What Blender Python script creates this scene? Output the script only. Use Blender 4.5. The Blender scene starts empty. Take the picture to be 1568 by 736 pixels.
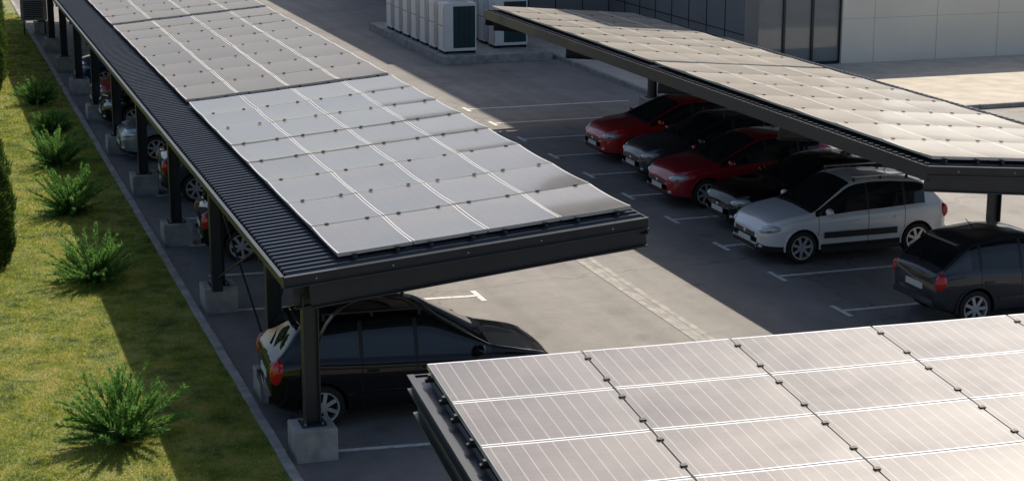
import bpy, math, random, bmesh
import numpy as np
from mathutils import Vector, Matrix
random.seed(7); rng=np.random.default_rng(7)
scn=bpy.context.scene
col=scn.collection

# ------------------------------------------------------------ materials
def newmat(name):
    m=bpy.data.materials.new(name); m.use_nodes=True
    nt=m.node_tree; b=nt.nodes['Principled BSDF']
    return m,nt,b
def simple(name,c,rough=.5,metal=0,coat=0,spec=.5,noise=0,nscale=8,bump=0,bscale=60):
    m,nt,b=newmat(name)
    b.inputs['Base Color'].default_value=(*c,1)
    b.inputs['Roughness'].default_value=rough
    b.inputs['Metallic'].default_value=metal
    b.inputs['Coat Weight'].default_value=coat
    b.inputs['Coat Roughness'].default_value=.03
    b.inputs['Specular IOR Level'].default_value=spec
    if noise or bump:
        tc=nt.nodes.new('ShaderNodeTexCoord')
    if noise:
        n=nt.nodes.new('ShaderNodeTexNoise'); n.inputs['Scale'].default_value=nscale; n.inputs['Detail'].default_value=6
        nt.links.new(tc.outputs['Object'],n.inputs['Vector'])
        r=nt.nodes.new('ShaderNodeMapRange'); r.inputs[1].default_value=.3; r.inputs[2].default_value=.7
        r.inputs[3].default_value=1-noise; r.inputs[4].default_value=1+noise
        nt.links.new(n.outputs['Fac'],r.inputs[0])
        mx=nt.nodes.new('ShaderNodeVectorMath'); mx.operation='SCALE'; mx.inputs[0].default_value=c
        nt.links.new(r.outputs[0],mx.inputs['Scale']); nt.links.new(mx.outputs[0],b.inputs['Base Color'])
    if bump:
        n=nt.nodes.new('ShaderNodeTexNoise'); n.inputs['Scale'].default_value=bscale; n.inputs['Detail'].default_value=4
        nt.links.new(tc.outputs['Object'],n.inputs['Vector'])
        bp=nt.nodes.new('ShaderNodeBump'); bp.inputs['Strength'].default_value=bump; bp.inputs['Distance'].default_value=.01
        nt.links.new(n.outputs['Fac'],bp.inputs['Height']); nt.links.new(bp.outputs[0],b.inputs['Normal'])
    return m

STEEL=simple('dark_steel',(.022,.026,.033),.42,.0,.15,noise=.15,nscale=3)
SHEET=simple('roof_sheet_steel',(.055,.062,.075),.36,.3,.1,noise=.15,nscale=2)
GALV=simple('galvanised_steel',(.45,.46,.47),.4,.8)
ALU=simple('aluminium_frame',(.62,.62,.62),.35,.6)
CONC=simple('concrete',(.36,.35,.325),.85,noise=.3,nscale=4,bump=.4)
KERB=simple('kerb_concrete',(.33,.32,.30),.85,noise=.3,nscale=3,bump=.4)
RUBBER=simple('rubber',(.015,.015,.015),.75)
PLAST=simple('black_plastic',(.018,.018,.019),.55)
GLASS=simple('tinted_glass',(.010,.014,.016),.03,0,0,.75)
CHROME=simple('chrome',(.7,.7,.7),.15,1)
RIM=simple('alloy_rim',(.6,.6,.61),.3,.5)
HEAD=simple('headlight_lens',(.62,.66,.68),.08,.3,1)
TAIL=simple('tail_light_lens',(.6,.015,.01),.12,0,1)
PLATE=simple('number_plate',(.7,.7,.68),.5)
DARK=simple('seam_dark',(.006,.006,.006),.8)

def math_node(nt,op,a=None,b=None,c=None):
    n=nt.nodes.new('ShaderNodeMath'); n.operation=op
    for i,v in enumerate((a,b,c)):
        if v is None: continue
        if isinstance(v,(int,float)): n.inputs[i].default_value=v
        else: nt.links.new(v,n.inputs[i])
    return n.outputs[0]

def asphalt():
    m,nt,b=newmat('asphalt'); L=nt.links
    tc=nt.nodes.new('ShaderNodeTexCoord'); o=tc.outputs['Object']
    def noise(s,d=6,r=.55):
        n=nt.nodes.new('ShaderNodeTexNoise'); n.inputs['Scale'].default_value=s; n.inputs['Detail'].default_value=d
        n.inputs['Roughness'].default_value=r; L.new(o,n.inputs['Vector']); return n.outputs['Fac']
    big=noise(.35,5); mid=noise(2.2,8,.7); fine=noise(55,3,.85)
    a=math_node(nt,'MULTIPLY_ADD',big,.9,.55)
    c=math_node(nt,'MULTIPLY_ADD',mid,.7,.65)
    d=math_node(nt,'MULTIPLY_ADD',fine,2.4,-.2)
    v=math_node(nt,'MULTIPLY',math_node(nt,'MULTIPLY',a,c),d)
    mp=nt.nodes.new('ShaderNodeMapping'); mp.inputs['Scale'].default_value=(1.6,.06,1); L.new(o,mp.inputs[0])
    n=nt.nodes.new('ShaderNodeTexNoise'); n.inputs['Scale'].default_value=1; n.inputs['Detail'].default_value=3; L.new(mp.outputs[0],n.inputs['Vector'])
    v=math_node(nt,'MULTIPLY',v,math_node(nt,'MULTIPLY_ADD',n.outputs['Fac'],.7,.65))
    vo=nt.nodes.new('ShaderNodeTexNoise'); vo.inputs['Scale'].default_value=1.1; vo.inputs['Detail'].default_value=2; L.new(o,vo.inputs['Vector'])
    mr=nt.nodes.new('ShaderNodeMapRange'); mr.inputs[1].default_value=.62; mr.inputs[2].default_value=.75; mr.inputs[3].default_value=1; mr.inputs[4].default_value=.65; L.new(vo.outputs['Fac'],mr.inputs[0])
    v=math_node(nt,'MULTIPLY',v,mr.outputs[0])
    cr=nt.nodes.new('ShaderNodeTexVoronoi'); cr.feature='DISTANCE_TO_EDGE'; cr.inputs['Scale'].default_value=.22
    wn=nt.nodes.new('ShaderNodeTexNoise'); wn.inputs['Scale'].default_value=1.5; wn.inputs['Detail'].default_value=5; L.new(o,wn.inputs['Vector'])
    va=nt.nodes.new('ShaderNodeVectorMath'); va.operation='ADD'; L.new(o,va.inputs[0]); L.new(wn.outputs['Color'],va.inputs[1]); L.new(va.outputs[0],cr.inputs['Vector'])
    cm=nt.nodes.new('ShaderNodeMapRange'); cm.inputs[1].default_value=.0; cm.inputs[2].default_value=.006; cm.inputs[3].default_value=.6; cm.inputs[4].default_value=1; L.new(cr.outputs['Distance'],cm.inputs[0])
    v=math_node(nt,'MULTIPLY',v,cm.outputs[0])
    sc=nt.nodes.new('ShaderNodeVectorMath'); sc.operation='SCALE'; sc.inputs[0].default_value=(.215,.205,.196); L.new(v,sc.inputs['Scale'])
    L.new(sc.outputs[0],b.inputs['Base Color']); b.inputs['Roughness'].default_value=.7
    bp=nt.nodes.new('ShaderNodeBump'); bp.inputs['Strength'].default_value=.6; bp.inputs['Distance'].default_value=.01
    L.new(fine,bp.inputs['Height']); L.new(bp.outputs[0],b.inputs['Normal'])
    return m
ASPH=asphalt()

def paintline():
    m,nt,b=newmat('worn_white_paint'); L=nt.links
    tc=nt.nodes.new('ShaderNodeTexCoord')
    n=nt.nodes.new('ShaderNodeTexNoise'); n.inputs['Scale'].default_value=9; n.inputs['Detail'].default_value=8; n.inputs['Roughness'].default_value=.75
    L.new(tc.outputs['Object'],n.inputs['Vector'])
    r=nt.nodes.new('ShaderNodeValToRGB'); r.color_ramp.elements[0].position=.34; r.color_ramp.elements[0].color=(.22,.21,.2,1)
    r.color_ramp.elements[1].position=.48; r.color_ramp.elements[1].color=(.8,.79,.76,1)
    L.new(n.outputs['Fac'],r.inputs[0]); L.new(r.outputs[0],b.inputs['Base Color']); b.inputs['Roughness'].default_value=.7
    return m
LINE=paintline()

def grassmat(name,blade=False):
    m,nt,b=newmat(name); L=nt.links
    tc=nt.nodes.new('ShaderNodeTexCoord')
    n=nt.nodes.new('ShaderNodeTexNoise'); n.inputs['Scale'].default_value=1.6; n.inputs['Detail'].default_value=9; n.inputs['Roughness'].default_value=.78
    L.new(tc.outputs['Object'],n.inputs['Vector'])
    r=nt.nodes.new('ShaderNodeValToRGB'); e=r.color_ramp.elements
    if blade:
        e[0].position=.38; e[0].color=(.12,.19,.02,1); e[1].position=.64; e[1].color=(.58,.52,.13,1)
        x=e.new(.5); x.color=(.33,.39,.045,1)
    else:
        e[0].position=.36; e[0].color=(.06,.08,.012,1); e[1].position=.66; e[1].color=(.30,.25,.08,1)
        x=e.new(.5); x.color=(.17,.20,.03,1)
    L.new(n.outputs['Fac'],r.inputs[0]); L.new(r.outputs[0],b.inputs['Base Color']); b.inputs['Roughness'].default_value=.7
    if not blade:
        f=nt.nodes.new('ShaderNodeTexNoise'); f.inputs['Scale'].default_value=30; f.inputs['Detail'].default_value=5; L.new(tc.outputs['Object'],f.inputs['Vector'])
        bp=nt.nodes.new('ShaderNodeBump'); bp.inputs['Strength'].default_value=1; bp.inputs['Distance'].default_value=.03
        L.new(f.outputs['Fac'],bp.inputs['Height']); L.new(bp.outputs[0],b.inputs['Normal'])
    else:
        tr=nt.nodes.new('ShaderNodeBsdfTranslucent'); L.new(r.outputs[0],tr.inputs[0])
        mx=nt.nodes.new('ShaderNodeMixShader'); mx.inputs[0].default_value=.45
        L.new(b.outputs[0],mx.inputs[1]); L.new(tr.outputs[0],mx.inputs[2]); L.new(mx.outputs[0],nt.nodes['Material Output'].inputs[0])
    return m
GRASS=grassmat('lawn_soil'); BLADE=grassmat('grass_blades',True)

def leafmat(name,c1,c2):
    m,nt,b=newmat(name); L=nt.links
    at=nt.nodes.new('ShaderNodeAttribute'); at.attribute_name='rnd'
    r=nt.nodes.new('ShaderNodeValToRGB'); e=r.color_ramp.elements; e[0].color=(*c1,1); e[1].color=(*c2,1)
    L.new(at.outputs['Fac'],r.inputs[0]); L.new(r.outputs[0],b.inputs['Base Color']); b.inputs['Roughness'].default_value=.6
    tr=nt.nodes.new('ShaderNodeBsdfTranslucent'); L.new(r.outputs[0],tr.inputs[0])
    mx=nt.nodes.new('ShaderNodeMixShader'); mx.inputs[0].default_value=.45
    L.new(b.outputs[0],mx.inputs[1]); L.new(tr.outputs[0],mx.inputs[2]); L.new(mx.outputs[0],nt.nodes['Material Output'].inputs[0])
    return m
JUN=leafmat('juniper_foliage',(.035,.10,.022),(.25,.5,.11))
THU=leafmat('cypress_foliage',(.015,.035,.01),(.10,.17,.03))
BARK=simple('bark',(.08,.05,.03),.9)

def panelmat(name,c1,c2,line,rough,nb,linew,busk,cellk,coat,fru=.006,frv=.02,frc=(.75,.74,.72)):
    m,nt,b=newmat(name); L=nt.links
    uv=nt.nodes.new('ShaderNodeUVMap'); sp=nt.nodes.new('ShaderNodeSeparateXYZ'); L.new(uv.outputs[0],sp.inputs[0])
    U,V=sp.outputs[0],sp.outputs[1]
    at=nt.nodes.new('ShaderNodeAttribute'); at.attribute_name='rnd'
    def edge(x,n,w,ph=0):
        f=math_node(nt,'FRACT',math_node(nt,'MULTIPLY_ADD',x,n,ph))
        d=math_node(nt,'ABSOLUTE',math_node(nt,'SUBTRACT',f,.5))
        return math_node(nt,'GREATER_THAN',d,.5-w)
    bus=edge(U,nb,linew,.5); cellu=edge(U,10,.012); cellv=edge(V,6,.014)
    fr_v=edge(V,1,frv); fr_u=edge(U,1,fru)
    mix=nt.nodes.new('ShaderNodeMix'); mix.data_type='RGBA'; mix.inputs[6].default_value=(*c1,1); mix.inputs[7].default_value=(*c2,1)
    tc=nt.nodes.new('ShaderNodeTexCoord'); n=nt.nodes.new('ShaderNodeTexNoise'); n.inputs['Scale'].default_value=1.3; n.inputs['Detail'].default_value=7; n.inputs['Roughness'].default_value=.65
    L.new(tc.outputs['Object'],n.inputs['Vector'])
    L.new(math_node(nt,'MULTIPLY_ADD',at.outputs['Fac'],.6,math_node(nt,'MULTIPLY_ADD',n.outputs['Fac'],1.2,-.4)),mix.inputs[0])
    m2=nt.nodes.new('ShaderNodeMix'); m2.data_type='RGBA'; L.new(mix.outputs[2],m2.inputs[6]); m2.inputs[7].default_value=(*line,1)
    ln=math_node(nt,'MAXIMUM',math_node(nt,'MULTIPLY',bus,busk),math_node(nt,'MULTIPLY',math_node(nt,'MAXIMUM',cellu,cellv),cellk))
    L.new(ln,m2.inputs[0])
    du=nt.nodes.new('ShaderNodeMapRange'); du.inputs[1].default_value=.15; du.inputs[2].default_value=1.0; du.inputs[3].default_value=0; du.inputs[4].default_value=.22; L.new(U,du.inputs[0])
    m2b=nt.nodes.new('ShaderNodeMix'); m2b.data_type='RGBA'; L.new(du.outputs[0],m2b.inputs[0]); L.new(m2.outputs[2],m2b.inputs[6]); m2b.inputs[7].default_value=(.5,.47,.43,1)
    m3=nt.nodes.new('ShaderNodeMix'); m3.data_type='RGBA'; L.new(m2b.outputs[2],m3.inputs[6]); m3.inputs[7].default_value=(*frc,1); L.new(fr_v,m3.inputs[0])
    m4=nt.nodes.new('ShaderNodeMix'); m4.data_type='RGBA'; L.new(m3.outputs[2],m4.inputs[6]); m4.inputs[7].default_value=(.25,.25,.25,1); L.new(fr_u,m4.inputs[0])
    L.new(m4.outputs[2],b.inputs['Base Color'])
    L.new(math_node(nt,'MULTIPLY_ADD',n.outputs['Fac'],.25,rough-.1),b.inputs['Roughness'])
    b.inputs['Specular IOR Level'].default_value=.6
    b.inputs['Coat Weight'].default_value=coat; b.inputs['Coat Roughness'].default_value=.10
    return m
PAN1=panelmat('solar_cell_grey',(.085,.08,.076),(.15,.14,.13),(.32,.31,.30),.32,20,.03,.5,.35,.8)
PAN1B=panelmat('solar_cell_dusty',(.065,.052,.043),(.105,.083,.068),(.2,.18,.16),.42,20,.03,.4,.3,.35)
PAN2=panelmat('solar_cell_pale_sheen',(.20,.18,.158),(.30,.27,.235),(.43,.40,.37),.42,20,.03,.4,.3,.5,frc=(.88,.87,.85))  # base colour lifted to stand in for haze and sky sheen on the glass
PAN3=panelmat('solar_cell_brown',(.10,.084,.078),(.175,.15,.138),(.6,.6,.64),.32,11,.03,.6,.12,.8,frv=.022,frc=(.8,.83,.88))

# ------------------------------------------------------------ mesh builder
class MB:
    def __init__(s): s.v=[]; s.f=[]; s.m=[]; s.mats=[]
    def mi(s,mat):
        if mat not in s.mats: s.mats.append(mat)
        return s.mats.index(mat)
    def box8(s,p,mat):
        b=len(s.v); s.v+= [tuple(q) for q in p]; i=s.mi(mat)
        for f in ((0,3,2,1),(4,5,6,7),(0,1,5,4),(1,2,6,5),(2,3,7,6),(3,0,4,7)):
            s.f.append(tuple(b+k for k in f)); s.m.append(i)
    def box(s,x0,x1,y0,y1,z0,z1,mat):
        s.box8([(x0,y0,z0),(x1,y0,z0),(x1,y1,z0),(x0,y1,z0),(x0,y0,z1),(x1,y0,z1),(x1,y1,z1),(x0,y1,z1)],mat)
    def beam(s,a,b,w,h,mat,up=(0,0,1)):
        a=Vector(a); b=Vector(b); d=(b-a).normalized(); r=d.cross(Vector(up)).normalized(); u=r.cross(d).normalized()
        r*=w/2; u*=h/2
        s.box8([a-r-u,a+r-u,b+r-u,b-r-u,a-r+u,a+r+u,b+r+u,b-r+u],mat)
    def ibeam(s,a,b,w,h,mat,t=.016,up=(0,0,1),h2=None):
        a=Vector(a); b=Vector(b); h2=h if h2 is None else h2
        U=Vector(up)
        d=(b-a).normalized(); r=d.cross(U).normalized(); u=r.cross(d).normalized()
        s.beam(a-u*t/2,b-u*t/2,w,t,mat,up); s.beam(a-u*(h-t/2),b-u*(h2-t/2),w,t,mat,up)
        q=r*(t*.4)
        s.box8([a-u*(h-t)-q,a-u*(h-t)+q,b-u*(h2-t)+q,b-u*(h2-t)-q,a-u*t-q,a-u*t+q,b-u*t+q,b-u*t-q],mat)
    def quad(s,p,mat):
        b=len(s.v); s.v+=[tuple(q) for q in p]; s.f.append(tuple(range(b,b+len(p)))); s.m.append(s.mi(mat))
    def cyl(s,c,axis,r,l,mat,n=20,r2=None):
        c=Vector(c); ax=Vector(axis).normalized(); t=ax.orthogonal().normalized(); k=ax.cross(t); r2=r if r2 is None else r2
        b=len(s.v); i=s.mi(mat)
        for j in range(n):
            a=2*math.pi*j/n; s.v.append(tuple(c+(t*math.cos(a)+k*math.sin(a))*r))
        for j in range(n):
            a=2*math.pi*j/n; s.v.append(tuple(c+ax*l+(t*math.cos(a)+k*math.sin(a))*r2))
        for j in range(n):
            s.f.append((b+j,b+(j+1)%n,b+n+(j+1)%n,b+n+j)); s.m.append(i)
        s.f.append(tuple(b+j for j in reversed(range(n)))); s.m.append(i)
        s.f.append(tuple(b+n+j for j in range(n))); s.m.append(i)
    def ell(s,c,r,mat,rot=0,ny=0,nu=16,nv=10):
        M=Matrix.Rotation(rot,3,'Z')@Matrix.Rotation(ny,3,'Y'); b=len(s.v); i=s.mi(mat)
        for a in range(nv+1):
            ph=math.pi*a/nv
            for j in range(nu):
                th=2*math.pi*j/nu
                p=M@Vector((r[0]*math.sin(ph)*math.cos(th),r[1]*math.sin(ph)*math.sin(th),r[2]*math.cos(ph)))
                s.v.append((c[0]+p.x,c[1]+p.y,c[2]+p.z))
        for a in range(nv):
            for j in range(nu):
                s.f.append((b+a*nu+j,b+(a+1)*nu+j,b+(a+1)*nu+(j+1)%nu,b+a*nu+(j+1)%nu)); s.m.append(i)
    def obj(s,name,parent=None,smooth=None,bevel=0):
        me=bpy.data.meshes.new(name); me.from_pydata(s.v,[],s.f)
        for m in s.mats: me.materials.append(m)
        me.polygons.foreach_set('material_index',s.m)
        if smooth is not None:
            me.polygons.foreach_set('use_smooth',[True]*len(s.f)); me.set_sharp_from_angle(angle=math.radians(smooth))
        me.update()
        o=bpy.data.objects.new(name,me); col.objects.link(o)
        if parent: o.parent=parent
        if bevel:
            md=o.modifiers.new('bevel','BEVEL'); md.width=bevel; md.segments=2; md.limit_method='ANGLE'
        return o
def empty(name,loc=(0,0,0),rz=0):
    e=bpy.data.objects.new(name,None); col.objects.link(e); e.location=loc; e.rotation_euler[2]=rz; e.empty_display_size=.5
    return e

# ------------------------------------------------------------ ground
g=MB(); g.quad([(-400,-100,0),(500,-100,0),(500,900,0),(-400,900,0)],ASPH); g.obj('asphalt_ground')
KX=4.42
lw=MB(); lw.quad([(-200,-60,.10),(KX-.14,-60,.10),(KX-.14,120,.10),(-200,120,.10)],GRASS); lw.obj('lawn')
k=MB()
y=-20.
while y<110:
    dz=random.uniform(-.004,.004); dx=random.uniform(-.006,.006)
    k.box(KX-.14+dx,KX+dx,y+.006,y+.994,-.05,.13+dz,KERB); y+=1.0
k.obj('kerb',bevel=.012)
d=MB(); y=5.
while y<80:
    d.box(11.97,12.09,y+.005,y+.995,-.02,.007,CONC); d.box(12.22,12.34,y+.005,y+.995,-.02,.007,CONC)
    d.box(12.095,12.215,y+.005,y+.995,-.02,.004,KERB); y+=1
d.obj('drain_channel')
mk=MB(); Z=.006
def line(x0,y0,x1,y1,w=.1,z=Z):
    dv=Vector((x1-x0,y1-y0,0)).normalized(); n=Vector((-dv.y,dv.x,0))*w/2
    mk.quad([(x0-n.x,y0-n.y,z),(x1-n.x,y1-n.y,z),(x1+n.x,y1+n.y,z),(x0+n.x,y0+n.y,z)],LINE)
for n in range(-3,9):
    yy=29.74+2.5*n
    line(15.202,yy,20.2,yy,.11)
    line(15.15,yy-.36,15.15,yy+.36,.1,Z+.0)
for n in range(0,18):
    yy=30.2+2.5*(n-3)
    line(9.348,yy+.012,5.0,yy+.45,.11)
    line(9.4,yy-.36,9.4,yy+.36)
mk.obj('parking_line_markings')
PAVE=simple('pale_paving_glow',(.52,.48,.41),.85,noise=.15,nscale=1.5,bump=.3)  # pale concrete, colour brightened further to carry the hazy glow
pv=MB(); pv.box(21.3,70,45.2,54,-.02,.12,PAVE); pv.box(21.3,26,54,66,-.02,.12,PAVE); pv.obj('concrete_pavement')
kb=MB(); y=45.0
while y<65: kb.box(21.15,21.297,y+.005,y+.995,-.05,.14,KERB); y+=1
x=21.3
while x<69: kb.box(x+.005,x+.995,45.05,45.197,-.05,.14,KERB); x+=1
kb.obj('kerb',bevel=.012)

# ------------------------------------------------------------ carports
def panel_array(O,r,c,plane,t0,nt_,s0,ns,pl,pw,mat,parent,curv):
    nu,nv=8,4
    V=[];F=[];UV=[];R=[];MI=[]
    gap=.02
    for a in range(nt_):
        rowt=rng.normal(0,.006)*curv
        for bq in range(ns):
            ta=t0+a*pl+gap/2; sa=s0+bq*pw+gap/2; w=pl-gap; h=pw-gap
            ti=rowt+rng.normal(0,.003)*curv; si=rng.normal(0,.004)*curv; rd=rng.random(); am=rng.uniform(.014,.024)*curv
            b=len(V)
            for i in range(nu+1):
                for j in range(nv+1):
                    u=i/nu; v=j/nv
                    z=.155+(u-.5)*w*ti+(v-.5)*h*si-am*(1-(2*u-1)**2)-.3*am*(1-(2*v-1)**2)
                    V.append(plane[0](ta+u*w,sa+v*h,z))
            for i in range(nu):
                for j in range(nv):
                    q=[(i,j),(i+1,j),(i+1,j+1),(i,j+1)]
                    F.append([b+x*(nv+1)+y for x,y in q]); UV+=[(x/nu,y/nv) for x,y in q]; R.append(rd); MI.append(0)
            per=[(i,0) for i in range(nu)]+[(nu,j) for j in range(nv)]+[(i,nv) for i in range(nu,0,-1)]+[(0,j) for j in range(nv,0,-1)]
            top=[b+x*(nv+1)+y for x,y in per]; lb=len(V)
            for (x,y) in per:
                V.append(plane[0](ta+x/nu*w,sa+y/nv*h,.105))
            n=len(per)
            for q in range(n):
                F.append([top[q],lb+q,lb+(q+1)%n,top[(q+1)%n]]); UV+=[(.5,.5)]*4; R.append(rd); MI.append(1)
    me=bpy.data.meshes.new('solar_panels'); me.from_pydata(V,[],F)
    me.materials.append(mat); me.materials.append(ALU)
    me.polygons.foreach_set('material_index',MI)
    ul=me.uv_layers.new(name='UVMap'); ul.data.foreach_set('uv',np.array(UV,dtype=np.float32).ravel())
    at=me.attributes.new('rnd','FLOAT','FACE'); at.data.foreach_set('value',np.array(R,dtype=np.float32))
    me.polygons.foreach_set('use_smooth',[True]*len(F)); me.set_sharp_from_angle(angle=math.radians(35))
    o=bpy.data.objects.new('solar_panels',me); col.objects.link(o); o.parent=parent
    if me.polygons[0].normal.z<0: me.flip_normals()

def carport(O,r,c,length,W,zl,zh,arrays,posts,posts_s,mat,strip=.76,ns=4,pl=1.65,pw=1.06,front_beam=.40,curv=1.0):
    e=empty('solar_carport')
    O=Vector((O[0],O[1],0)); r=Vector((r[0],r[1],0)).normalized(); c=Vector((c[0],c[1],0)).normalized()
    sl=(zh-zl)/W; nrm=(Vector((0,0,1))-c*sl).normalized()
    def P(t,s,h=0): return tuple(O+r*t+c*s+Vector((0,0,zl+sl*s))+nrm*h)
    t=0.; pitch=.2; prof=[(0,0),(.11,0),(.13,.04),(.17,.04),(.19,0)]
    ts=[]
    while t<length-.01:
        for dx,h in prof:
            if t+dx<=length: ts.append((t+dx,h))
        t+=pitch
    m=MB()
    for tt,h in ts:
        m.v.append(P(tt,.02,h+.004)); m.v.append(P(tt,W-.02,h+.004))
    for i in range(len(ts)-1):
        m.f.append((2*i,2*i+2,2*i+3,2*i+1)); m.m.append(0)
    m.mats.append(SHEET); m.obj('roof_sheet',e)
    s=MB(); U=tuple(nrm)
    for q in np.linspace(.5,W-.5,5): s.ibeam(P(.05,q,-.004),P(length-.05,q,-.004),.07,.13,STEEL,.01,U)
    s.beam(P(-.02,-.03,-.06),P(length+.02,-.03,-.06),.02,.17,STEEL,U)
    s.beam(P(-.02,.05,-.14),P(length+.02,.05,-.14),.16,.012,STEEL,U)
    s.beam(P(-.02,-.05,.02),P(length+.02,-.05,.02),.05,.012,SHEET,U)
    s.beam(P(-.02,W+.02,-.10),P(length+.02,W+.02,-.10),.02,.24,STEEL,U)
    s.beam(P(-.02,W-.03,-.215),P(length+.02,W-.03,-.215),.09,.012,STEEL,U)
    for tf in (0,length):
        sg=-1 if tf==0 else 1
        s.beam(P(tf+sg*.02,-.03,-.06),P(tf+sg*.02,W+.03,-.06),.018,.15,STEEL,U)
        s.beam(P(tf+sg*.045,-.03,.02),P(tf+sg*.045,W+.03,.02),.07,.012,SHEET,U)
        s.beam(P(tf+sg*.045,-.03,-.13),P(tf+sg*.045,W+.03,-.13),.06,.012,SHEET,U)
        s.ibeam(P(tf-sg*.04,.3,-.137),P(tf-sg*.04,W+.01,-.137),.12,front_beam-.06,STEEL,.018,U,front_beam-.14)
        for q in np.arange(.4,W,1.05):
            s.cyl(P(tf+sg*.027,q,-.06),r*sg,.012,.012,GALV,8)
    for (t0,n) in arrays:
        for q in range(ns):
            for fq in (.22,.78):
                sp=strip+(q+fq)*pw
                s.beam(P(t0-.06,sp,.070),P(t0+n*pl+.06,sp,.070),.04,.04,STEEL,U)
                s.beam(P(t0-.03,sp,.10),P(t0-.005,sp,.10),.05,.06,PLAST,U)
                for kk in range(1,n):   # module clamps bridging the short-edge gaps
                    s.beam(P(t0+kk*pl-.03,sp,.165),P(t0+kk*pl+.03,sp,.165),.05,.012,PLAST,U)
    s.obj('steel_frame',e)
    ps=MB(); ft=MB()
    for t,full in posts:
        base=O+r*t+c*posts_s
        zt=zl+sl*posts_s-.15
        h=.20
        for dsn in (-1,1):
            p=base+c*(dsn*h/2*1.0)
            a=p+Vector((0,0,.45)); bq=p+Vector((0,0,zt-.2))
            ps.beam(a,bq,.18,.018,STEEL,tuple(c))
        ps.beam(base+Vector((0,0,.45)),base+Vector((0,0,zt-.2)),.012,h,STEEL,tuple(c))
        ps.beam(base+Vector((0,0,.452)),base+Vector((0,0,.475)),.32,.34,STEEL,tuple(c))
        for a_ in (-.12,.12):
            for b_ in (-.12,.12): ps.cyl(base+r*a_+c*b_+Vector((0,0,.47)),(0,0,1),.014,.03,GALV,6)
        if full:
            ps.ibeam(P(t,.12,-.137),P(t,W-.06,-.137),.13,.38,STEEL,.018,U,.34)
            prev=None; R=.75
            for i in range(9):
                an=i/8*math.pi/2
                pt=O+r*t+c*(posts_s+.1+R*(1-math.cos(an)))+Vector((0,0,zt-.33-R+R*math.sin(an)+sl*.3))
                if prev is not None: ps.beam(prev,pt,.014,.10,STEEL,tuple(r))
                prev=pt
        w=.29
        ft.box8([tuple(base+r*(a*w)+c*(b2*w)+Vector((0,0,z))) for z in (-.1,.45) for a,b2 in ((-1,-1),(1,-1),(1,1),(-1,1))],CONC)
    ps.obj('steel_posts',e); ft.obj('concrete_footings',e,bevel=.015)
    for k_,(t0,n) in enumerate(arrays):
        panel_array(O,r,c,(P,nrm),t0,n,strip,ns,pl,pw,mat[min(k_,len(mat)-1)],e,curv)
    return e,P

posts1=[(.27,True),(2.87,True)]+[(8.0+5.13*i,True) for i in range(0,10)]
e1,P1=carport((4.45,22.83),(0,1),(1,0),54,5.1,2.6,3.03,[(.22,8),(13.75,8),(27.3,8),(40.8,8)],posts1,.36,[PAN1,PAN1B])
br=MB()
br.beam((4.72,25.8,2.35),(4.72,30.7,.55),.03,.03,STEEL); br.beam((4.76,25.8,.55),(4.76,30.7,2.35),.03,.03,STEEL)
br.beam((4.72,30.42,.45),(4.72,30.42,2.3),.2,.18,STEEL,(1,0,0))
br.obj('cross_bracing',e1)
e2,P2=carport((20.38,24.8),(0,1),(-1,0),23.3,5.15,2.6,3.03,[(.15,7),(11.8,7)],[(5.3,True),(11.1,True),(16.9,True),(22.7,True)],.36,[PAN2],pl=1.64,curv=.7)
yw=math.radians(-2.5); rr=(math.cos(yw),math.sin(yw)); cc=(-math.sin(yw),math.cos(yw))
W3=6.1
O3=(4.60-cc[0]*W3,16.95-cc[1]*W3)
e3,P3=carport(O3,rr,cc,17,W3,3.02-.066*W3,3.02,[(.1,10)],[(1.2,True),(6.3,True),(11.4,True),(16.5,True)],1.2,[PAN3],strip=.76,ns=5,pw=1.06,pl=1.65,curv=.15)

# ------------------------------------------------------------ cars
def wheel_mesh():
    m=MB(); n=36
    prof=[(.20,-.10),(.27,-.105),(.30,-.09),(.32,-.06),(.32,.06),(.305,.09),(.27,.105),(.232,.10),(.222,.085)]
    m.mi(RUBBER); m.mi(RIM); m.mi(PLAST); m.mi(DARK)
    for (r,yy) in prof:
        for j in range(n):
            a=2*math.pi*j/n; m.v.append((r*math.cos(a),yy,r*math.sin(a)))
    for i in range(len(prof)-1):
        for j in range(n):
            m.f.append((i*n+j,(i+1)*n+j,(i+1)*n+(j+1)%n,i*n+(j+1)%n)); m.m.append(0)
    m.cyl((0,-.09,0),(0,1,0),.22,.12,DARK,36)
    b=len(m.v)
    for (r,yy) in ((.229,.098),(.231,.104),(.207,.10),(.20,.03)):
        for j in range(n):
            a=2*math.pi*j/n; m.v.append((r*math.cos(a),yy,r*math.sin(a)))
    for i in range(3):
        for j in range(n):
            m.f.append((b+i*n+j,b+(i+1)*n+j,b+(i+1)*n+(j+1)%n,b+i*n+(j+1)%n)); m.m.append(1)
    for kk in range(7):
        a=2*math.pi*kk/7; d=Vector((math.cos(a),0,math.sin(a)))
        m.beam(d*.03+Vector((0,.085,0)),d*.21+Vector((0,.078,0)),.055,.022,RIM,(0,1,0))
    m.cyl((0,.06,0),(0,1,0),.055,.04,RIM,16)
    o=m.obj('wheel',None,40); me=o.data; bpy.data.objects.remove(o); return me
WHEEL=wheel_mesh()

def paint(name,c,metal=.3,rough=.35,spec=.5):
    return simple(name,c,rough,metal,1.0,spec)
def smooth_interp(keys,s,L,k=.045):
    xs=[a for a,_ in keys]; ys=[b for _,b in keys]
    out=np.zeros_like(s); offs=np.linspace(-1,1,7)
    for o in offs:
        kk=np.minimum(k,np.minimum(s,L-s)); out+=np.interp(s+o*kk,xs,ys)
    return out/len(offs)

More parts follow.
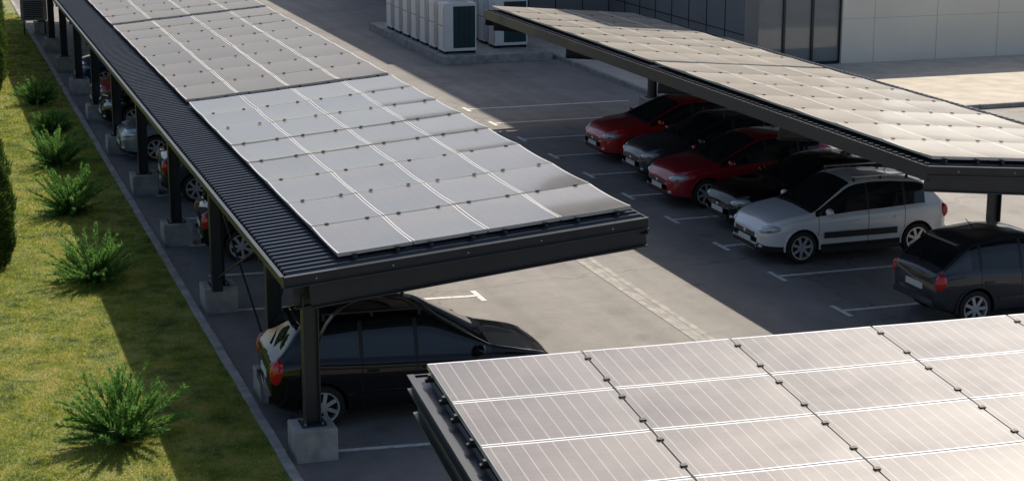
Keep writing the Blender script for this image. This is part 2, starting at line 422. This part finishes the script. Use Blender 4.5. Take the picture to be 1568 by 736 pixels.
def car(name,x_c,yc,rz,pm,L=4.1,W=1.72,H=1.48,hood=1.2,ws=.78,tail=.6,belt=.92,rails=False,clad=False,trim=None):
    e=empty(name,(x_c,yc,0),rz)
    hw=W/2
    rs=L-hood-ws            # roof start at top of the windscreen
    zt=[(0,belt-.02),(.04,belt+.05),(.14,belt+.11),(tail,H-.14),(tail+.22,H-.07),(tail+.75,H-.015),(rs-.55,H),(rs-.2,H-.025),(rs,H-.075),(L-hood,belt+.075),(L-hood+.14,belt+.045),(L-.65,belt-.0),(L-.34,belt-.065),(L-.16,belt-.135),(L-.05,belt-.23),(L,belt-.34)]
    zbk=[(0,belt-.06),(.15,belt+.04),(.6,belt+.075),(1.5,belt+.025),(L-hood,belt-.03),(L-.65,belt-.07),(L-.34,belt-.13),(L-.16,belt-.205),(L-.05,belt-.30),(L,belt-.41)]
    wk=[(0,.78),(.04,.86),(.14,.93),(.5,.985),(1,1),(L-1,1),(L-.55,.98),(L-.30,.92),(L-.14,.83),(L-.05,.72),(L,.60)]
    bk=[(0,.38),(.12,.30),(.4,.22),(L-.4,.2),(L-.1,.22),(L,.27)]
    base=list(np.arange(0,L+.001,.05))+[.015,.035,L-.015,L-.035]
    doorA=L-hood-.06; pB=doorA-1.08; pC=pB-.80
    seams=[doorA,pB,pC]
    ss=[]
    for q in seams: ss+=[q-.006,q+.006]
    bp=[pB-.03,pB+.03,pC-.03,pC+.03,tail+.05,L-hood-.2]
    S=np.array(sorted(set(round(float(v),4) for v in base+ss+bp)))
    S=np.delete(S,[i for i in range(1,len(S)) if S[i]-S[i-1]<.003])
    S[-1]=L
    ZT=smooth_interp(zt,S,L,.08); ZB=smooth_interp(zbk,S,L,.1); WW=smooth_interp(wk,S,L,.06)*hw; BB=smooth_interp(bk,S,L)
    m=MB()
    mats=[pm,GLASS,PLAST,DARK]
    for q in mats: m.mi(q)
    nr=None
    G=ZT-ZB
    for i,s in enumerate(S):
        w=WW[i]; zb=BB[i]; bl=ZB[i]; gh=max(G[i],.02); zm=zb+(bl-zb)*.5
        th=.33
        wr=.945*w-th*gh
        pts=[(0,zb),(.5*w,zb),(.88*w,zb+.005),(.965*w,zb+.06),(.985*w,zb+.16),(.982*w,zm),(1.0*w,zm+.12),(.994*w,bl-.11),(.972*w,bl-.03),(.95*w,bl+.0),
             (.945*w-th*gh*.04,bl+gh*.045),(.945*w-th*gh*.48+.014*min(1,gh*2),bl+gh*.5),(.945*w-th*gh*.86,bl+gh*.88),(wr-.02*min(1,gh*3),bl+gh*.95),(wr*.90,bl+gh*.985),(wr*.6,bl+gh*1.0+.012),(wr*.3,bl+gh+.024),(0,bl+gh+.028)]
        if nr is None: nr=len(pts)
        ring=[(s-L/2,-a,b) for a,b in pts]+[(s-L/2,a,b) for a,b in reversed(pts[1:-1])]
        m.v+=ring
    N=2*nr-2
    sws,swe=rs,L-hood
    for i in range(len(S)-1):
        sm=(S[i]+S[i+1])/2; gh=(G[i]+G[i+1])/2
        for j in range(N):
            jj=j if j<nr-1 else N-1-j
            mi=0
            if jj<=2: mi=2
            elif jj==3 and (clad): mi=2
            if 3<=jj<=9 and any(abs(sm-q)<.0065 for q in seams): mi=3
            if 10<=jj<=11 and gh>.12 and tail+.05<sm<L-hood+.02:
                mi=1
                if any(abs(sm-q)<.031 for q in (pB,pC)): mi=2
            if jj>=13 and gh>.10:
                if sws-.05<sm<swe-.015: mi=1
                if .06<sm<tail-.06 and jj>=14: mi=1
            if jj>=13 and swe-.015<=sm<swe+.09 : mi=2
            a=i*N+j; b=i*N+(j+1)%N
            m.f.append((a,a+N,b+N,b)); m.m.append(mi)
    m.f.append(tuple(range(N))); m.m.append(0)
    last=(len(S)-1)*N
    m.f.append(tuple(last+q for q in reversed(range(N)))); m.m.append(0)
    wx=[L/2-.82,-L/2+.72]
    body=m.obj('body',None)
    bm=bmesh.new(); bm.from_mesh(body.data); bmesh.ops.recalc_face_normals(bm,faces=bm.faces); bm.to_mesh(body.data); bm.free()
    cu=MB()
    for q in mats: cu.mi(q)
    for x in wx:
        for sg in (-1,1):
            cu.cyl((x,sg*(hw-.30),.325),(0,sg,0),.372,.5,DARK,36)
    cut=cu.obj('cut',None)
    bm=bmesh.new(); bm.from_mesh(cut.data); bmesh.ops.recalc_face_normals(bm,faces=bm.faces); bm.to_mesh(cut.data); bm.free()
    md=body.modifiers.new('b','BOOLEAN'); md.object=cut; md.operation='DIFFERENCE'; md.solver='EXACT'
    dg=bpy.context.evaluated_depsgraph_get(); me=bpy.data.meshes.new_from_object(body.evaluated_get(dg))
    body.modifiers.clear(); body.data=me; bpy.data.objects.remove(cut)
    me.polygons.foreach_set('use_smooth',[True]*len(me.polygons)); me.set_sharp_from_angle(angle=math.radians(38))
    body.parent=e
    for i,x in enumerate(wx):
        for sg in (-1,1):
            w=bpy.data.objects.new('wheel',WHEEL); col.objects.link(w); w.parent=e; w.location=(x,sg*(hw-.112),.32)
            if sg<0: w.rotation_euler[2]=math.pi
            w.rotation_euler[1]=random.uniform(0,1)
    t=MB(); F=L/2; B=-L/2
    zf=belt-.33
    def zat(s): return float(np.interp(s,S,ZT)), float(np.interp(s,S,ZB)), float(np.interp(s,S,WW))
    for sg in (-1,1):
        _,zb1,w1=zat(L-.24)
        t.ell((F-.25,sg*(w1-.12),zb1-.070),(.24,.14,.095),HEAD,sg*-.5,.12)
        t.ell((F-.235,sg*(w1-.11),zb1-.075),(.19,.125,.055),PLAST,sg*-.5,.12)
        t.ell((F-.10,sg*(w1-.20),.36),(.09,.06,.05),HEAD,0)
        _,zb2,w2=zat(.10)
        t.ell((B+.10,sg*(w2-.055),zb2-.10),(.115,.085,.19 if H>1.53 and not clad else .15),TAIL,0,.1)
        xm=F-hood-.22
        _,zb3,w3=zat(L-hood-.25)
        t.ell((xm,sg*(w3+.10),zb3+.10),(.07,.11,.075),pm,0)
        t.beam((xm,sg*(w3-.07),zb3+.05),(xm,sg*(w3+.05),zb3+.08),.05,.04,PLAST)
        for q in (pB+.10,pC+.10):
            t.beam((q-L/2-.03,sg*(hw+.006),belt-.13),(q-L/2+.14,sg*(hw+.006),belt-.13),.025,.03,pm)
        if clad:
            t.beam((B+1.18,sg*(hw+.002),.54),(F-1.28,sg*(hw+.002),.54),.025,.12,PLAST)
            t.beam((B+1.12,sg*(hw-.012),.25),(F-1.22,sg*(hw-.012),.25),.04,.10,PLAST)
        else:
            t.beam((B+1.16,sg*(hw-.002),.47),(F-1.28,sg*(hw-.002),.47),.014,.05,trim or pm)
        for x in wx:
            prev=None
            for kq in range(15):
                an=math.pi*(kq/14*1.1-.05); pt=Vector((x+.378*math.cos(an),sg*(hw-.018),.325+.378*math.sin(an)))
                if prev is not None: t.beam(prev,pt,.022,.04,pm,(0,1,0))
                prev=pt
        t.beam((F-hood+.07,sg*.15+.1,belt+.105),(F-hood-.14,sg*.15-.35,belt+.20),.015,.015,PLAST)
        if rails:
            zr=H-.02; yr=(hw*.945-.33*(H-belt))-.03
            t.beam((B+tail+.35,sg*yr,zr+.045),(B+rs-.15,sg*yr,zr+.045),.035,.025,GALV if rails==1 else PLAST)
            for q in (B+tail+.37,B+(tail+rs)/2+.1,B+rs-.17): t.beam((q,sg*yr,zr-.05),(q,sg*yr,zr+.04),.05,.035,PLAST,(1,0,0))
    t.box(F-.08,F+.004,-.42,.42,zf-.09,zf-.0,PLAST)
    for q in range(3): t.box(F+.004,F+.010,-.40,.40,zf-.08+.028*q,zf-.072+.028*q,CHROME)
    t.box(F-.05,F+.012,-.48,.48,.285,.37,PLAST)
    t.box(F-.02,F+.018,-.26,.26,.385,.485,PLATE)
    t.ell((F+.012,0,zf-.045),(.012,.055,.045),CHROME)
    t.box(B-.012,B+.03,-.26,.26,belt-.30,belt-.19,PLATE)
    t.box(B-.03,B+.05,-hw*.74,hw*.74,.38,.49,PLAST if clad else pm)
    t.beam((B+.10,0,belt+.13),(B+.26,.25,belt+.28),.015,.015,PLAST)
    t.beam((B+tail+.55,0,H-.01),(B+tail+.37,0,H+.18),.01,.01,PLAST)
    t.box(B+tail*.86,B+tail+.05,-hw*.56,hw*.56,H-.165,H-.13,pm)
    t.obj('trim_and_lights',e,40)
    return e
WHITE=paint('paint_silver_white',(.80,.81,.82),.1,.3)
RED=paint('paint_red',(.50,.012,.012),.15); RED2=paint('paint_dark_red',(.36,.008,.02),.25)
BLACK=paint('paint_black',(.003,.003,.0035),.0,.4,.1); GREY=paint('paint_grey',(.06,.066,.072),.5)
DGREY=paint('paint_anthracite',(.045,.048,.056),.5); SILV=paint('paint_silver_blue',(.30,.34,.38),.6); BLUE=paint('paint_blue',(.01,.04,.16),.4)
PI=math.pi
def fr(xf,L): return xf+L/2
car('parked_car',fr(15.2,4.05),31.28,PI,WHITE,4.05,1.72,1.56,1.10,.74,.50,.93,rails=1,clad=True)
car('parked_car',fr(15.75,4.2),33.75,PI,BLACK,4.2,1.72,1.45,1.25,.82,.65,.90)
car('parked_car',fr(15.5,4.25),36.4,PI,RED2,4.25,1.76,1.50,1.12,.90,.62,.91)
car('parked_car',fr(15.9,4.3),38.95,PI,GREY,4.3,1.72,1.50,1.15,.8,.5,.92,rails=2)
car('parked_car',fr(15.95,4.3),41.6,PI,RED,4.3,1.76,1.47,1.2,.8,.5,.92)
car('parked_car',16.1+1.83,26.45,math.radians(1),DGREY,3.7,1.64,1.52,.95,.72,.58,.90)
car('parked_car',4.5+2.13,24.85,math.radians(-3),BLACK,4.25,1.74,1.59,1.02,.88,.42,.95,rails=2)
car('parked_car',7.2,34.75,math.radians(-3),BLACK,4.2,1.72,1.47)
car('parked_car',7.2,40.4,math.radians(-3),DGREY,4.2,1.72,1.47)
car('parked_car',fr(4.75,4.1),45.5,PI,SILV,4.1,1.72,1.47,trim=PLAST)
car('parked_car',fr(4.8,4.1),50.3,PI,BLACK,4.1,1.72,1.45)
car('parked_car',fr(4.8,4.1),52.8,PI,RED,4.1,1.72,1.45)
car('parked_car',fr(4.8,4.1),57.7,PI,BLUE,4.1,1.72,1.45)

# ------------------------------------------------------------ building
CLAD=simple('dark_cladding',(.22,.215,.21),.6,noise=.1,nscale=.5)
CLAD_GLOW=simple('haze_glow_cladding',(.85,.79,.68),.6,noise=.06,nscale=.5)  # colour made pale and warm to stand in for hazy backlit glow
WGL=simple('window_glass',(.22,.24,.24),.05,0,0,.9)
be=empty('office_building')
def walls(x0,x1,y0,y1,h,mat,name):
    w=MB(); w.box(x0,x1,y0,y1,-.1,h,mat); w.obj(name,be)
walls(32.002,75,54,80,5.2,CLAD_GLOW,'low_wing')
walls(21,25.998,66,90,9.5,CLAD,'rear_wing')
w=MB(); w.box(26,32,54.3,80,-.1,17.6,CLAD)
w.box(26,26.5,54,54.298,-.1,17.6,CLAD); w.box(29.6,32,54,54.298,-.1,17.6,CLAD_GLOW); w.box(26.5,29.6,54,54.298,5.2,17.6,CLAD)
w.obj('tower',be)
w=MB()
for a,b_ in ((26.5,27.5),(27.5,28.55),(28.55,29.6)):
    w.box(a+.04,b_-.04,54.17,54.2,.2,5.15,WGL)
    w.box(a,a+.04,54.1,54.29,.13,5.198,STEEL); w.box(b_-.04,b_-.002,54.1,54.29,.13,5.198,STEEL)
    for z in (.13,2.4,5.14): w.box(a+.041,b_-.041,54.12,54.28,z,z+.055,STEEL)
w.obj('windows',be)
w=MB()
x=30.8
while x<74: w.box(x,x+.012,53.990,54.01,.1,5.1,GALV); x+=2.4
for z in (1.6,3.2,4.8): 
    w.box(29.62,75,53.992,54.005,z,z+.012,GALV)
for z in (1.2,2.4,3.6,4.8,6.0):
    w.box(25.985,26.005,54.02,66,z,z+.025,DARK)
for y in np.arange(55.5,66,1.5): w.box(25.983,26.004,y,y+.03,.1,9,DARK)
for x in np.arange(21.5,26,1.1): w.box(x,x+.03,65.985,66.005,.1,9,DARK)
w.obj('cladding_joints',be)

# ------------------------------------------------------------ AC units
ACW=simple('ac_casing',(.8,.79,.76),.5,noise=.06,nscale=2); ACG=simple('ac_coil_grille',(.018,.06,.075),.5,.3)
pl=MB(); pl.box(17.05,21.0,58.7,69,-.02,.28,CONC); pl.obj('concrete_plinth',bevel=.02)
def acunit(x,y,wd=1.0,dp=.8,h=1.72):
    e=empty('air_conditioning_unit',(x,y,.28))
    m=MB(); m.box(0,wd,0,dp,.10,h,ACW); m.box(.03,.13,.03,dp-.03,0,.10,DARK); m.box(wd-.13,wd-.03,.03,dp-.03,0,.10,DARK)
    m.cyl((wd/2,dp/2,h+.002),(0,0,1),.34,.09,ACW,24); m.cyl((wd/2,dp/2,h+.093),(0,0,1),.31,.006,DARK,24)
    m.obj('casing',e,30)
    g=MB(); g.box(wd*.28,wd-.05,-.006,0.01,.2,h-.1,ACG)
    for z in np.arange(.24,h-.12,.09): g.box(wd*.28+.01,wd-.06,-.016,-.0065,z,z+.014,PLAST)
    for xx in np.linspace(wd*.28+.01,wd-.07,5): g.box(xx,xx+.012,-.022,-.0165,.2,h-.1,PLAST)
    g.box(-.006,.0,.04,.06,.2,h-.1,PLAST); g.box(-.006,.0,dp-.06,dp-.04,.2,h-.1,PLAST)
    g.box(-.004,.0,.06,dp-.06,h*.55,h*.56,PLAST)
    g.obj('coil_grille',e)
for i in range(7): acunit(17.25,59.2+i*1.18,1.15)
for i in range(6): acunit(19.35,60.1+i*1.18,1.2)
e=empty('condenser_unit',(4.0,70.5,.1)); m=MB(); m.box(0,.95,0,.4,.55,1.35,CONC); m.box(.1,.8,-.006,.002,.62,1.28,PLAST)
for z in np.arange(.66,1.26,.07): m.box(.1,.8,-.016,-.0065,z,z+.02,GALV)
for x in (.08,.84):
    for y in (.04,.33): m.box(x,x+.04,y,y+.04,0,.55,STEEL)
m.obj('casing_and_stand',e)

# ------------------------------------------------------------ vegetation
def tri_mesh(name,V,n,rnd,mats,parent=None):
    k=3
    me=bpy.data.meshes.new(name); nf=n
    me.vertices.add(nf*k); me.vertices.foreach_set('co',V.astype(np.float32).ravel())
    me.loops.add(nf*k); me.loops.foreach_set('vertex_index',np.arange(nf*k,dtype=np.int32))
    me.polygons.add(nf); me.polygons.foreach_set('loop_start',np.arange(0,nf*k,k,dtype=np.int32)); me.polygons.foreach_set('loop_total',np.full(nf,k,dtype=np.int32))
    for m in mats: me.materials.append(m)
    at=me.attributes.new('rnd','FLOAT','FACE'); at.data.foreach_set('value',rnd.astype(np.float32))
    me.update(calc_edges=True); me.validate()
    o=bpy.data.objects.new(name,me); col.objects.link(o)
    if parent: o.parent=parent
    return o
def grass(n,x0,x1,y0,y1,h0,h1,wd):
    x=rng.uniform(x0,x1,n); y=rng.uniform(y0,y1,n)
    cl=.5+.5*np.sin(x*3.1+1.3*np.sin(y*1.7))*np.sin(y*2.3+x)
    h=rng.uniform(h0,h1,n)*(.65+.6*cl); a=rng.uniform(0,2*np.pi,n)
    V=np.zeros((n,3,3)); dx=np.cos(a)*wd; dy=np.sin(a)*wd
    V[:,0,0]=x-dx;V[:,0,1]=y-dy;V[:,0,2]=.098
    V[:,1,0]=x+dx;V[:,1,1]=y+dy;V[:,1,2]=.098
    le=rng.normal(0,.8,(n,2))*h[:,None]
    V[:,2,0]=x+le[:,0];V[:,2,1]=y+le[:,1];V[:,2,2]=.1+h
    return V
Vg=np.concatenate([grass(120000,.2,KX-.13,20.5,36,.015,.045,.008),grass(70000,-.2,KX-.13,36,52,.02,.05,.012),grass(50000,-.8,KX-.13,52,78,.03,.06,.018)])
tri_mesh('lawn_grass',Vg,len(Vg),rng.random(len(Vg)),[BLADE])

def juniper(x,y,R,H):
    e=empty('juniper_shrub',(x,y,.1),random.uniform(0,6))
    V=[];rn=[]; st=MB()
    ns=85
    for i in range(ns):
        az=rng.uniform(0,2*np.pi); el=rng.beta(1.6,1.6)*1.25+.12
        ln=(R*np.cos(el)**.8+H*np.sin(el))*rng.uniform(.65,1.12)*.82
        p=np.array([rng.normal(0,.05),rng.normal(0,.05),.02]); d=np.array([np.cos(az)*np.cos(el),np.sin(az)*np.cos(el),np.sin(el)])
        nseg=12; bend=rng.uniform(-.05,.03); last=p.copy(); shade=rng.uniform(0,.35)
        for sgi in range(nseg):
            f=sgi/nseg; d=d+np.array([0,0,bend]); d/=np.linalg.norm(d); q=p+d*ln/nseg
            if sgi in(3,7,11) : st.beam(last,q,.012*(1.2-f),.012*(1.2-f),BARK); last=q.copy()
            if f>.15:
                for kx in range(12):
                    o=p+(q-p)*rng.random()
                    sd=rng.normal(0,1,3); sd-=sd.dot(d)*d; sd/=np.linalg.norm(sd)+1e-6
                    t=d*.8+sd*rng.uniform(.4,.9)+np.array([0,0,.12]); t/=np.linalg.norm(t)
                    l=rng.uniform(.06,.14)*(1.15-f*.5)*(R/.75)**.5; wv=np.cross(t,rng.normal(0,1,3)); wv/=np.linalg.norm(wv)+1e-6; wv*=.012
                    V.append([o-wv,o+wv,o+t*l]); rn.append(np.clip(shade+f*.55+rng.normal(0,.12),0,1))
            p=q
    st.obj('stems',e)
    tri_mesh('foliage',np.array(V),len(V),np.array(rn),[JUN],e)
for (x,y,R,H) in ((2.38,24.2,1.0,.8),(2.85,33.0,.74,1.0),(3.0,39.0,.76,.9),(3.15,44.3,.64,1.05),(3.35,54,.6,.7),(3.4,49.2,.5,.55)):
    juniper(x,y,R,H)
def cypress(x,y,R,H):
    e=empty('cypress_tree',(x,y,.1)); t=MB(); t.cyl((0,0,0),(0,0,1),.05,H*.85,BARK,8,.01); t.obj('trunk',e)
    n=9000
    z=rng.beta(1.1,1.3,n); az=rng.uniform(0,2*np.pi,n)
    prof=np.sin(np.pi*np.clip(z*.92+.10,0,1))**.55*np.where(z>.6,1-(z-.6)*1.6,1)
    lump=1+.12*np.sin(az*5+z*14)+.1*np.sin(az*3-z*23)
    r=R*prof*lump*rng.uniform(.55,1.0,n)**.6
    c=np.stack([r*np.cos(az),r*np.sin(az),z*H+.05],1)
    t=np.stack([np.cos(az)*.5,np.sin(az)*.5,np.ones(n)],1)+rng.normal(0,.35,(n,3)); t/=np.linalg.norm(t,axis=1)[:,None]
    wv=np.cross(t,rng.normal(0,1,(n,3))); wv/=np.linalg.norm(wv,axis=1)[:,None]
    l=rng.uniform(.06,.13,n)[:,None]
    V=np.stack([c-wv*.018,c+wv*.018,c+t*l],1)
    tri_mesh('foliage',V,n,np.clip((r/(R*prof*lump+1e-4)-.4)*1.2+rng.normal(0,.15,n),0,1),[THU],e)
cypress(1.26,34.6,.34,2.4); cypress(1.2,36.6,.42,2.9)
for i in range(11): cypress(2.15+.06*i+random.uniform(-.08,.08),56.5+i*1.35,.5,random.uniform(2.8,3.4))

# ------------------------------------------------------------ light & camera
sx,sy,sz=.60,.70,1.0
el=math.atan2(sz,math.hypot(sx,sy)); az=math.atan2(sx,sy)
wd=bpy.data.worlds.new('World'); scn.world=wd; wd.use_nodes=True
nt=wd.node_tree; bg=nt.nodes['Background']; sk=nt.nodes.new('ShaderNodeTexSky'); sk.sky_type='NISHITA'; sk.sun_disc=False
sk.sun_elevation=el; sk.sun_rotation=az; sk.dust_density=2.4; sk.air_density=1.0
nt.links.new(sk.outputs[0],bg.inputs[0]); bg.inputs[1].default_value=.10
sd=bpy.data.lights.new('sun','SUN'); sd.energy=5; sd.angle=math.radians(.5); sd.color=(1,.89,.74)
so=bpy.data.objects.new('sun',sd); col.objects.link(so); so.location=(30,40,50)
so.rotation_euler=Vector((-sx,-sy,-sz)).to_track_quat('-Z','Y').to_euler()
cd=bpy.data.cameras.new('camera'); cd.lens=63.7; cd.sensor_width=36; cd.clip_end=2000
co=bpy.data.objects.new('camera',cd); col.objects.link(co); co.location=(0,0,8.7)
co.rotation_euler=(math.radians(90-13.63),0,math.radians(-18.39)); scn.camera=co
scn.view_settings.view_transform='Standard'; scn.view_settings.look='None'; scn.view_settings.exposure=0
